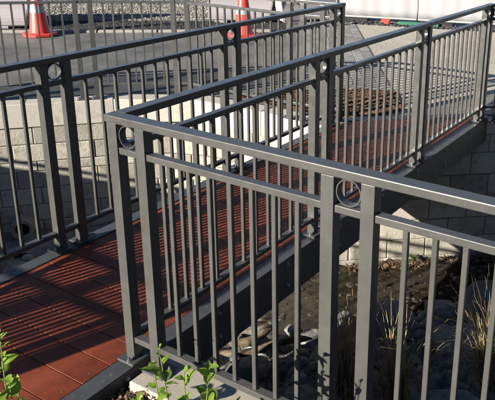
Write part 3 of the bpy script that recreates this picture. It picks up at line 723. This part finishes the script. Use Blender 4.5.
# ------------------------------------------------------------------ plants
def leaf_mesh(L, W, curl, fold):
    v, f = [], []; n = 6
    for i in range(n+1):
        t = i/n; w = W*math.sin(math.pi*min(1, t**0.8))**0.75*(1.0 if t < 1 else 0) ; w = max(w, 0.0006)
        x = L*t; z = -curl*L*t*t + 0.025*L*math.sin(t*9+W*900)
        v += [(x, -w/2, z+fold*w), (x, 0, z), (x, w/2, z+fold*w)]
    for i in range(n):
        a = 3*i; f += [(a, a+1, a+4, a+3), (a+1, a+2, a+5, a+4)]
    me = pydata(v, f); me.polygons.foreach_set('use_smooth', [True]*len(me.polygons)); return me
LEAVES = [leaf_mesh(L, W, c, fo) for L, W, c, fo in ((0.050, 0.030, 0.22, 0.22), (0.040, 0.025, 0.35, 0.15), (0.056, 0.031, 0.10, 0.28), (0.034, 0.022, 0.25, 0.2), (0.024, 0.012, 0.0, 0.35), (0.046, 0.030, -0.12, 0.30), (0.028, 0.019, 0.4, 0.1))]
LSET = (0, 1, 2, 3, 5, 6)
def shrub(x, y, stems, label, seed, each=True, leafmat='leaf', scale=1.0):
    rnd = random.Random(seed); z0 = soil_z(x, y)-0.005
    root = thing('shrub', (x, y, z0), label, 'shrub', 'young leafy shrubs in the mulch')
    joined_v, joined_f = [], []
    for (dx, dy, H, lean, ang, nl) in stems:
        pts = []
        for i in range(6):
            t = i/5; pts.append(Vector((dx+math.cos(ang)*lean*t*t + 0.006*math.sin(7*t+dx*40), dy+math.sin(ang)*lean*t*t, H*t)))
        link('stem', tube_mesh(pts, [0.0045*(1-0.65*i/5) for i in range(6)], 6), 'stem', root)
        az = rnd.uniform(0, 6.28)
        for k in range(nl):
            t = 0.30+0.70*k/max(1, nl-1) if each else 0.1+0.9*k/max(1, nl-1); i = min(4, int(t*5)); p = pts[i].lerp(pts[i+1], t*5-i)
            az += 2.4+rnd.uniform(-.4, .4); up = rnd.uniform(-0.1, 0.6) + (0.75 if t > 0.9 else 0)
            me = LEAVES[rnd.choice(LSET)] if t < 0.93 else LEAVES[rnd.choice((4, 3, 6))]
            M = Matrix.Translation(p) @ Matrix.Rotation(az, 4, 'Z') @ Matrix.Rotation(-up, 4, 'Y') @ Matrix.Rotation(rnd.gauss(0, .5), 4, 'X') @ Matrix.Scale(scale*rnd.uniform(.8, 1.15), 4)
            if each:
                o = bpy.data.objects.new('leaf', me); COL.objects.link(o); o.parent = root; o.matrix_local = M
                if not me.materials: me.materials.append(MATS[leafmat])
            else:
                b = len(joined_v); joined_v += [M @ v.co for v in me.vertices]; joined_f += [tuple(b+q for q in pl.vertices) for pl in me.polygons]
    if joined_v:
        tag(link('foliage', pydata(joined_v, joined_f), leafmat, root, smooth=True), kind='stuff')
    return root
shrub(0.82, -0.53, [(-0.03, 0.0, 0.69, 0.05, 3.3, 22), (0.03, 0.0, 0.64, 0.05, 0.2, 22), (-0.08, -0.01, 0.60, 0.06, 2.7, 20), (0.08, 0.02, 0.56, 0.08, 0.6, 18), (0.0, 0.05, 0.60, 0.05, 1.5, 18), (-0.04, -0.06, 0.60, 0.06, 4.2, 18), (0.05, -0.04, 0.60, 0.05, 5.2, 18), (-0.06, 0.05, 0.53, 0.08, 2.2, 16)], 'bright green leafy shrub in front of the footing and near railing', 11, scale=1.2)
shrub(0.205, -0.69, [(0, 0, 0.64, 0.02, 2.4, 26), (-0.03, -0.02, 0.59, 0.03, 3.3, 22), (0.02, 0.01, 0.44, 0.03, 3.0, 14), (-0.02, 0.03, 0.40, 0.04, 2.0, 12)], 'tall leafy shrub at the lower left corner over the deck', 23, scale=1.15)
shrub(0.52, -0.55, [(0, 0, 0.33, 0.02, 1.0, 7), (0.02, 0.02, 0.26, 0.03, -1.0, 6)], 'small leafy sprig growing from the mulch beside the bridge edge', 31)
for k, (x, y, h, sd_) in enumerate(((1.16, -0.85, 0.58, 43), (1.45, -0.8, 0.52, 44))):
    shrub(x, y, [(0, 0, h, 0.04, k, 14), (0.05, 0.02, h*.85, 0.06, 1+k, 12), (-0.05, 0, h*.8, 0.06, 3+k, 12), (0, -.05, h*.7, .08, 4.5+k, 10)],
          ['leafy shrub below the picture right of the paired posts', 'leafy shrub below the lower right corner'][k], sd_, each=False)

def tussock(x, y, z, n, h, spread, label, seed, mats=('dry_grass', 'green_grass'), gfrac=0.5, lean=(0, 0)):
    rnd = random.Random(seed); root = thing('grass_tussock', (x, y, z), label, 'grass', 'tussocks on the creek bank')
    for m, cnt, nm in ((mats[0], int(n*(1-gfrac)), 'dry_blades'), (mats[1], int(n*gfrac), 'green_blades')):
        v, f = [], []
        for k in range(cnt):
            a = rnd.uniform(0, 6.28); L = h*rnd.uniform(0.3, 1.1); out = spread*rnd.uniform(0.1, 1.5); w = rnd.uniform(0.002, 0.0055)
            bx, by = rnd.gauss(0, .035), rnd.gauss(0, .035); kx, ky, droop = rnd.gauss(0, .06), rnd.gauss(0, .06), rnd.uniform(0.15, 0.75); b = len(v); side = Vector((-math.sin(a), math.cos(a), 0))
            for i in range(6):
                t = i/5; p = Vector((bx+math.cos(a)*out*t**1.6+lean[0]*t+kx*t*t, by+math.sin(a)*out*t**1.6+lean[1]*t+ky*t*t, L*(t-droop*(out/spread)*t*t*t))); ww_ = w*(1-t*0.9)
                v += [p-side*ww_, p+side*ww_]
            for i in range(5): f.append((b+2*i, b+2*i+1, b+2*i+3, b+2*i+2))
        if v: tag(link(nm, pydata(v, f), m, root), kind='stuff')
tussock(0.30, 1.34, bed_z(0.30, 1.34)+.07, 320, 0.86, 0.30, 'dry golden tussock between the paired posts of the near railing', 3, gfrac=0.12)
tussock(0.66, 1.36, bed_z(0.66, 1.36)+.07, 240, 0.82, 0.26, 'green and gold tussock right of the paired posts', 4, gfrac=0.3, lean=(-0.08, 0))
tussock(1.05, 1.88, bed_z(1.05, 1.88)+.07, 260, 0.78, 0.32, 'dry pale tussock at the right edge', 5, gfrac=0.2, lean=(-0.10, 0))
tussock(0.52, 3.25, bed_z(0.52, 3.25)-.02, 40, 0.45, 0.10, 'thin green reeds by the boulder at the right edge', 6, gfrac=0.9)
tussock(1.12, 1.35, bed_z(1.12, 1.35)-.02, 60, 0.24, 0.14, 'small green grass clump in the lower right corner', 8, gfrac=0.95)
wd = thing('weed', (-0.44, 4.02, WZ), 'tiny bright green weed at the foot of the far wall', 'weed')
for k in range(3):
    o = bpy.data.objects.new('leaf', LEAVES[0]); COL.objects.link(o); o.parent = wd
    o.matrix_local = Matrix.Translation((0, 0, 0.01)) @ Matrix.Rotation(k*2.1, 4, 'Z') @ Matrix.Rotation(-1.15, 4, 'Y') @ Matrix.Scale(1.3, 4)

# made-up shed out of view on the right: blocks low sky, darkens railing sides
def blocker():
    X0, X1, Y0, Y1, H = 7.0, 13.0, -4.0, 13.0, 4.6
    root = thing('blocker', (X0, 4.5, -0.05), 'long dark clad shed added out of view on the right against low sky', 'light blocker')
    link('wall', prism_mesh([(X0, Y0), (X1, Y0), (X1, Y1), (X0, Y1)], -0.2, H, 0.02), 'cladding', root, base=root.location)
    y = Y0+0.15
    while y < Y1: link('cladding_rib', box_mesh(0.03, 0.05, H-0.1, 0.004), 'cladding', root, (X0-0.016, y, 0), base=root.location); y += 0.4
    link('roof', pydata([(X0-.3-X0, Y0-.3-4.5, H), (X0-.3-X0, Y1+.3-4.5, H), (3.0, Y1+.3-4.5, H+0.9), (3.0, Y0-.3-4.5, H+0.9), (6.3, Y1+.3-4.5, H), (6.3, Y0-.3-4.5, H)], [(0, 1, 2, 3), (3, 2, 4, 5)]), 'cladding', root, (X0, 4.5, 0.05), base=root.location)
    for yy in (0.0, 4.5, 9.0):
        w = link('window', box_mesh(0.04, 1.6, 1.1, 0.006), 'white_plastic', root, (X0-0.04, yy, 1.6), base=root.location)
        link('pane', box_mesh(0.01, 1.46, 0.96, 0.0), 'rubber', w, (-0.022, 0, 0.07))
blocker()

# hedge on the near left bank (outside the picture): its shadow lies on the foot of the curved wall
def hedge():
    root = thing('hedge', (-6.6, -2.75, -0.05), 'clipped hedge on the near left bank out of view', 'hedge')
    bm = bmesh.new(); bmesh.ops.create_cube(bm, size=1)
    bmesh.ops.subdivide_edges(bm, edges=bm.edges[:], cuts=14, use_grid_fill=True)
    for v in bm.verts:
        p = Vector((v.co.x*4.0, v.co.y*0.46, (v.co.z+.5)*1.13)); v.co = p + v.co.normalized()*0.04*fbm(p, 5, 2)
    link('branches', bm_mesh(bm), 'leaf_dark', root)
    rnd = random.Random(9); V, F = [], []
    for k in range(2600):
        me = LEAVES[rnd.randrange(4)]; x = rnd.uniform(-2.05, 2.05); z = rnd.uniform(0.05, 1.17); yy = rnd.choice((-1, 1))*0.25
        if z > 1.1: yy = rnd.uniform(-.25, .25)
        M = Matrix.Translation((x, yy, z)) @ Matrix.Rotation(rnd.uniform(0, 6.28), 4, 'Z') @ Matrix.Rotation(rnd.uniform(-1.2, .3), 4, 'Y')
        b = len(V); V += [M @ v.co for v in me.vertices]; F += [tuple(b+q for q in pl.vertices) for pl in me.polygons]
    tag(link('foliage', pydata(V, F), 'leaf_dark', root, smooth=True), kind='stuff')
hedge()
